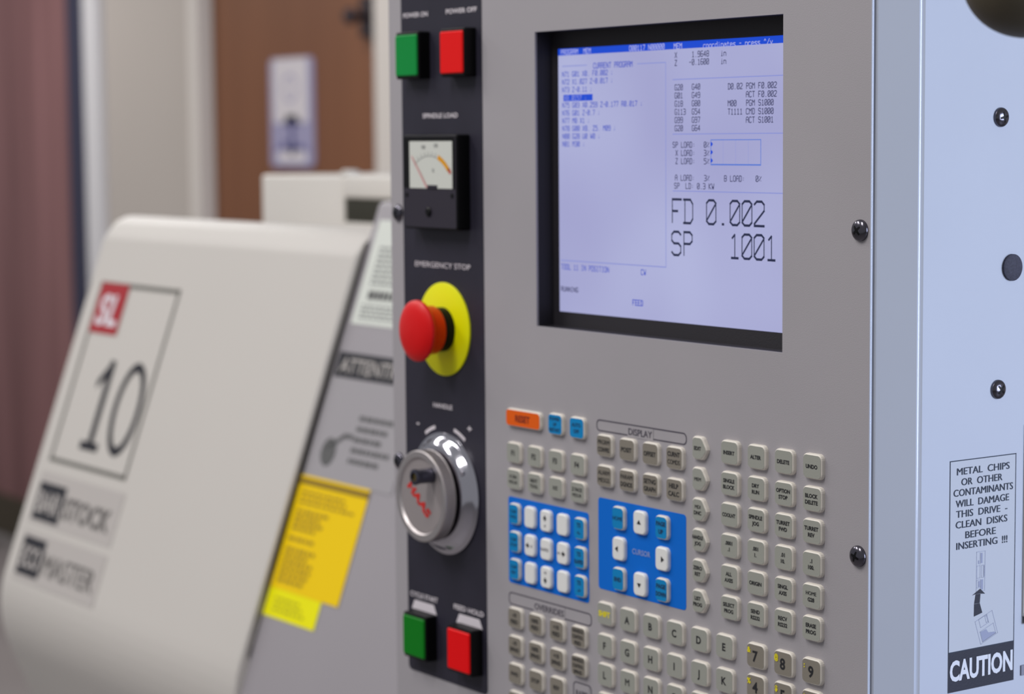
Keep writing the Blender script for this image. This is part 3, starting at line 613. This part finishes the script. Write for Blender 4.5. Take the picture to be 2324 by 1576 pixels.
for j, row in enumerate(RT):
    for i, s in enumerate(row): keyb('std', RX[i], RZ[j] + (.0000), KEYG, s.split('|'))
for i, s in enumerate(('EDIT', 'MEM', 'MDI|DNC', 'HANDLE|JOG', 'ZERO|RET', 'LIST|PROG')): keyb('mode', -.1302, 1.4288 - .0171 * i, KEYG, s.split('|'))
FXc = [-.3079 + .02185 * i for i in range(4)]
for j, row in enumerate((('F1', 'F2', 'F3', 'F4'), ('X DIA|MESUR', 'NEXT|TOOL', 'X/Z', 'Z FACE|MESUR'))):
    for i, s in enumerate(row): keyb('fn', FXc[i], (1.4068, 1.3904)[j], KEYG, s.split('|'), cap=.0034 if j == 0 else .0022, bold=.03)
keyb('reset', -.2975, 1.4286, KEYO, 'RESET', mat('dark_red_ink', (120, 26, 8), .6), cap=.0042, bold=.03, label='wide orange key')
BI = mat('dark_blue_ink', (6, 60, 100), .6)
keyb('fn', -.2642, 1.4288, KEYB, ['POWER', 'UP', 'RESTART'], BI, cap=.0021, lead=.0033, bold=.03, label='blue key')
keyb('fn', -.2427, 1.4287, KEYB, ['AUTO', 'OFF'], BI, cap=.0023, lead=.0038, bold=.03, label='blue key')
DX = [-.2162 + .0214 * i for i in range(4)]
for j, row in enumerate((('PRGRM|CONVRS', 'POSIT', 'OFFSET', 'CURNT|COMDS'), ('ALARM|MESGS', 'PARAM|DGNOS', 'SETNG|GRAPH', 'HELP|CALC'))):
    for i, s in enumerate(row): keyb('fn', DX[i], (1.4210, 1.4031)[j], KEYD, s.split('|'), cap=.0027, lead=.0044, bold=.03)
# blue blocks
def block(x0, x1, z0, z1, r=.0022, m=BLUE, name='blue_block'):
    return link(name, loft(name, [(rr(x1 - x0, z1 - z0, r), 0), (rr(x1 - x0, z1 - z0, r), .00015)]), m, cab, FP((x0 + x1) / 2, (z0 + z1) / 2, 0))
b1 = block(-.3168, -.2341, 1.3247, 1.3788); b1['label'] = 'blue printed block around the jog keys'
b2 = block(-.2249, -.1442, 1.3355, 1.3897); b2['label'] = 'blue printed block around the cursor keys'
def arrow(kind, x, z, d, extra=None, tail=True):
    k = keyb(kind, x, z, body=KEYI)
    c, s_ = {'u': (0, 1), 'd': (0, -1), 'l': (-1, 0), 'r': (1, 0)}[d]
    R_ = lambda a, b: (a * s_ + b * c if False else (b * c - a * s_), (b * s_ + a * c))
    P = [[R_(-.0018, 0), R_(.0018, 0), R_(0, .0026)]]
    if tail: P.append([R_(-.0005, -.0012), R_(.0005, -.0012), R_(.0005, .0002), R_(-.0005, .0002)])
    fl_ = []
    for p in P:
        ar = sum(p[i][0] * p[(i + 1) % len(p)][1] - p[(i + 1) % len(p)][0] * p[i][1] for i in range(len(p))); fl_.append(p if ar > 0 else p[::-1])
    off = {'u': (0, .0012), 'd': (0, -.0012), 'l': (-.0010, 0), 'r': (.0010, 0)}[d] if tail else (0, -.0008 * s_)
    link('arrow_mark', flat('arr', fl_, 0), PRINTK, k, FP(x + off[0], z + off[1], KH + .0002))
    if extra:
        ex = {'u': (0, -.0028), 'd': (0, .0030), 'l': (.0025, 0), 'r': (-.0030, 0)}[d]
        addtext(k, FP(x + ex[0], z + ex[1], KH + .0001), extra, .0016, .0030, PRINTG, name='legend')
    return k
BX = [-.3080, -.2918, -.2752, -.2583, -.2409]; BZ = [1.3687, 1.3513, 1.3341]
for j, s in enumerate(('CHIP|FWD', 'CHIP|STOP', 'CHIP|REV')): keyb('nav', BX[0], BZ[j], KEYB, s.split('|'), BI, cap=.0021, bold=.02, label='blue key')
for j, s in enumerate(('TS|<-', 'TS|RAPID', 'TS|->')): keyb('nav', BX[4], BZ[j], KEYB, s.split('|'), BI, cap=.0026, lead=.0046, bold=.04, label='blue key')
for i, j in ((1, 0), (3, 0), (1, 2), (3, 2)): keyb('nav', BX[i], BZ[j], body=KEYI)['label'] = 'blank white key'
arrow('nav', BX[2], BZ[0], 'u', '-X'); arrow('nav', BX[2], BZ[2], 'd', '+X'); arrow('nav', BX[1], BZ[1], 'l', '-Z'); arrow('nav', BX[3], BZ[1], 'r', '+Z')
keyb('nav', BX[2], BZ[1], None, 'RAPID', PRINTG, cap=.0021, body=KEYI, bold=.0)
CX = [-.2034, -.1837, -.1636]; CZ = [1.3801, 1.3621, 1.3443]
keyb('cur', CX[0], CZ[0], KEYB, 'HOME', BI, cap=.0024, bold=.05, label='blue key'); keyb('cur', CX[2], CZ[0], KEYB, ['PAGE', 'UP'], BI, cap=.0025, lead=.0045, bold=.05, label='blue key')
keyb('cur', CX[0], CZ[2], KEYB, 'END', BI, cap=.0024, bold=.05, label='blue key'); keyb('cur', CX[2], CZ[2], KEYB, ['PAGE', 'DOWN'], BI, cap=.0025, lead=.0045, bold=.05, label='blue key')
arrow('cur', CX[1], CZ[0], 'u', tail=False); arrow('cur', CX[0], CZ[1], 'l', tail=False); arrow('cur', CX[2], CZ[1], 'r', tail=False); arrow('cur', CX[1], CZ[2], 'd', tail=False)
addtext(b2, FP(-.1842, 1.3625, .0003), 'CURSOR', .0032, .0165, mat('pale_blue_ink', (150, 170, 220), .6), fillw=True, bold=.01)
# brackets with titles
def bracket(x0, x1, z0, z1, title, m=PRINTG, t=.0008, tw=.026, blockm=None):
    w, h = x1 - x0, z1 - z0; a = rr(w, h, .0030, 6); b_ = rr(w - 2 * t, h - 2 * t, .0024, 6)
    br = link('key_group_bracket', ringpoly(a, b_, 'br', .0001), m, cab, FP((x0 + x1) / 2, (z0 + z1) / 2, 0))
    if title:
        link('title_gap', flat('g', [rect(-tw / 2 - .001, -h / 2 + t * .4 - .0008, tw / 2 + .001, h / 2 - t)], 0), GREY if not blockm else blockm, br, FP((x0 + x1) / 2, (z0 + z1) / 2, .0002))
        addtext(br, FP((x0 + x1) / 2, (z0 + z1) / 2 - .0006, .0003), title, .0040, tw, PRINTG, fillw=True, bold=.01)
    return br
bracket(-.2264, -.1436, 1.4287, 1.4357, 'DISPLAY', tw=.0215)
bracket(-.3172, -.2318, 1.3108, 1.3188, 'OVERRIDES', tw=.0300)
bracket(-.2506, -.2322, 1.2630, 1.2752, 'RAPID', tw=.012)
# override keys
OZ = [1.3034, 1.2858, 1.2683, 1.2508]
OT = [('-10|FEED', '100%|FEED', '+10|FEED', 'HANDLE|CONTROL|FEED'), ('-10|SPIND', '100%|SPIND', '+10|SPIND', 'HANDLE|CONTROL|SPIND'), ('FWD', 'STOP', 'REV', None), ('5%|RAPID', '25%|RAPID', '50%|RAPID', '100%|RAPID')]
for j, row in enumerate(OT):
    for i, s in enumerate(row):
        if s: keyb('fn', FXc[i], OZ[j], KEYD, s.split('|'), cap=.0026 if s.count('|') < 2 else .0023, lead=.0042 if s.count('|') < 2 else .0037, bold=.03)
AX = [-.2162 + .02145 * i for i in range(6)]; AZ = [1.3217, 1.3028, 1.2852, 1.2676]
for j, row in enumerate(('?ABCDE', 'FGHIJK', 'LMNOPQ', 'RSTUVW')):
    for i, c in enumerate(row):
        if c == '?': keyb('alpha', AX[0], AZ[0], KEYG, 'SHIFT', YEL, cap=.0032, bold=.05)
        else: keyb('alpha', AX[i], AZ[j], KEYG, c, cap=.0043, bold=.03)
for j, row in enumerate((('7&', '8@', '9:'), ('4%', '5$', '6!'), ('1*', '2,', '3?'))):
    for i, c in enumerate(row): keyb('alpha', -.0832 + .0219 * i, 1.3213 - .0170 * j, KEYD, c[0], cap=.0060, bold=.03, side=c[1])

# ---- caution label on the white side
LY0, LY1, LZT, LZM, LZB = .0391, .0878, 1.4347, 1.3354, 1.3148
LC = mat('label_clear_white', (184, 189, 199), .45); NV = mat('navy_ink', (20, 24, 44), .6, bump=.3); TL = mat('teal_navy_ink', (22, 38, 60), .6); PG = mat('pale_grey_ink', (146, 152, 178), .6); PGL = mat('line_grey_ink', (158, 164, 186), .6)
cl = link('caution_label', loft('cl', [(rr(LY1 - LY0, LZT - LZB, .0003), 0), (rr(LY1 - LY0, LZT - LZB, .0003), .00012)]), LC, cab, FS((LY0 + LY1) / 2, (LZT + LZB) / 2)); cl['label'] = 'caution label with navy banner'
def SL_(y, z, off=.0002): return FS(y, z, off)
link('label_border', flat('lb', frect(LY0, LZM, LY1, LZT, .0005), 0), TL, cl, FS(0, 0, .0002))
link('label_banner', flat('ban', [rect(LY0, LZB, LY1, LZM)], 0), NV, cl, FS(0, 0, .0002))
addtext(cl, SL_((LY0 + LY1) / 2, (LZB + LZM) / 2 + .0010, .0003), 'CAUTION', .0105, .0465, mat('banner_letter_white', (214, 218, 228), .5), fillw=True, bold=.036)
TXT = [('METAL  CHIPS', .0385), ('OR  OTHER', .0300), ('CONTAMINANTS', .0435), ('WILL  DAMAGE', .0390), ('THIS  DRIVE  -', .0375), ('CLEAN  DISKS', .0378), ('BEFORE', .0222), ('INSERTING', .0300)]
ZR = [1.4289, 1.4234, 1.4180, 1.4124, 1.4070, 1.4015, 1.3958, 1.3905]
YC = [.0634, .0624, .0636, .0630, .0626, .0625, .0618, .0592]
for (s, w), z, yc in zip(TXT, ZR, YC):
    addtext(cl, SL_(yc, z), s, .0038, w, TL, fillw=True, bold=.0, dup=.00016)
addtext(cl, SL_(.0798, 1.3905), '!!!', .0038, .0040, TL, fillw=True)
# drive slot picture, arrow and disk
dy, dz = .0623, 1.3755
def lines(pl_, w): return [q for p in pl_ for q in stroke(p, w)]
bxp = lambda a, b, c, d: [(a, b), (c, b), (c, d), (a, d), (a, b)]
link('drive_picture', flat('dp', lines([bxp(-.0031, -.0103, .0031, .0103), bxp(-.0028, -.0034, -.0004, .0030), bxp(.0008, -.0034, .0022, .0030), bxp(-.0028, -.0085, 0, -.0044), [(-.0005, .0036), (-.0005, .0098)]], .00028), 0), PGL, cl, SL_(dy, dz))
link('drive_picture', flat('dp2', [rect(-.0020, .0040, -.0012, .0058), rect(-.0001, .0042, .0012, .0095), rect(.0022, -.0030, .0027, .0028), rect(-.0018, -.0082, -.0004, -.0050), rect(.0002, -.0097, .0018, -.0044)], 0), PG, cl, SL_(dy, dz))
link('arrow_picture', flat('ap', [[(.0620, 1.3664), (.0562, 1.3636), (.0587, 1.3640), (.0622, 1.3638), (.0656, 1.3634)], [(.0587, 1.3639), (.0577, 1.3590), (.0617, 1.3590), (.0622, 1.3637)], [(.0577, 1.3589), (.0576, 1.3524), (.0637, 1.3537), (.0617, 1.3589)]], 0), NV, cl, SL_(0, 0, .0003))
dm = FS(.0670, 1.3455, .0002) @ Matrix.Rotation(math.radians(19.5), 4, 'Z') @ Matrix.Diagonal((.92, .80, 1, 1))
link('disk_picture', flat('dk', lines([bxp(-.0072, -.0082, .0072, .0082), bxp(-.0042, .0022, .0026, .0080), bxp(.0008, .0030, .0022, .0074), bxp(-.0055, -.0075, .0058, -.0002)], .0003), 0), PGL, cl, dm)
link('disk_picture', flat('dk2', [[(-.0053, -.0075), (.0058, -.0075), (.0050, -.0060), (.0005, -.0040), (-.0005, -.0010), (-.0053, -.0004)]], 0), PG, cl, dm)
# floppy drive front at the right of the label
fd = link('disk_drive', rbox('fd', .0260, .1020, .0012, .001, .0004), mat('drive_ivory', (200, 200, 196), .5), cab, FS(.0937 + .0130, 1.3985)); fd['label'] = 'ivory disk drive front'
DO = mat('drive_olive_dark', (70, 72, 56), .5)
for z, h in ((1.3668, .0095), (1.3468, .0060), (1.3900, .0240)):
    link('drive_slot', rbox('slot', .0200, h, .0009, .0004, .0002), DO, fd, FS(.0940 + .0102, z, .0011))
link('nameplate', rbox('npl', .02, .0055, .0008, .0003, .0002), mat('plate_grey', (128, 130, 146), .5), cab, FS(.0930 + .0100, 1.3190))

# =================================================================== lamp hanging in at the upper right
LP = empty('work_lamp', (.52, -.02, 0), 'dark olive rounded lamp head hanging beside the white cabinet side', 'lamp')
hc = CAM + (fw + rt * ((2333 - 1162) / 5127) - up * ((-66 - 788) / 5127)) * .93
OLV = mat('olive_rubber', (74, 66, 50), .6, bump=.3, var=.25, vscale=25)
link('lamp_head', lathe('head', [(.0268 * math.cos(math.radians(a)), -.003 + .0245 * math.sin(math.radians(a)) * (1 if a < 0 else 2.1)) for a in range(-89, 73, 6)], 48), OLV, LP, frame(hc, (1, 0, 0), (0, 1, 0)))
def tube(name, pts, r, m, parent, n=12):
    V = []; Fc = []
    for i, p in enumerate(pts):
        p = Vector(p); d = (Vector(pts[min(i + 1, len(pts) - 1)]) - Vector(pts[max(i - 1, 0)])).normalized(); a = d.orthogonal().normalized() if i == 0 else (a - d * a.dot(d)).normalized(); b = d.cross(a)
        V += [p + a * r * math.cos(2 * math.pi * k / n) + b * r * math.sin(2 * math.pi * k / n) for k in range(n)]
    for i in range(len(pts) - 1): Fc += [(i * n + k, i * n + (k + 1) % n, (i + 1) * n + (k + 1) % n, (i + 1) * n + k) for k in range(n)]
    Fc += [tuple(range(n))[::-1], tuple(range((len(pts) - 1) * n, len(pts) * n))]
    me_ = newmesh(name, V, Fc, True); return link(name, me_, m, parent, ID4)
p0 = Vector((.52, -.02, 1.62)); p3 = hc + Vector((0, 0, .048)); pts = []
for k in range(15):
    t_ = k / 14; c1 = p0 + Vector((0, 0, .30)); c2 = p3 + Vector((0, 0, .20))
    pts.append(p0 * (1 - t_) ** 3 + c1 * 3 * t_ * (1 - t_) ** 2 + c2 * 3 * t_ ** 2 * (1 - t_) + p3 * t_ ** 3)
tube('gooseneck', pts, .005, BLACK, LP)
link('lamp_stand', lathe('lbase', [(.13, 0), (.13, .015), (.02, .022), (.009, .03), (.009, 1.63)], 32), BLACK, LP, frame((.52, -.02, 0), (1, 0, 0), (0, 1, 0)))
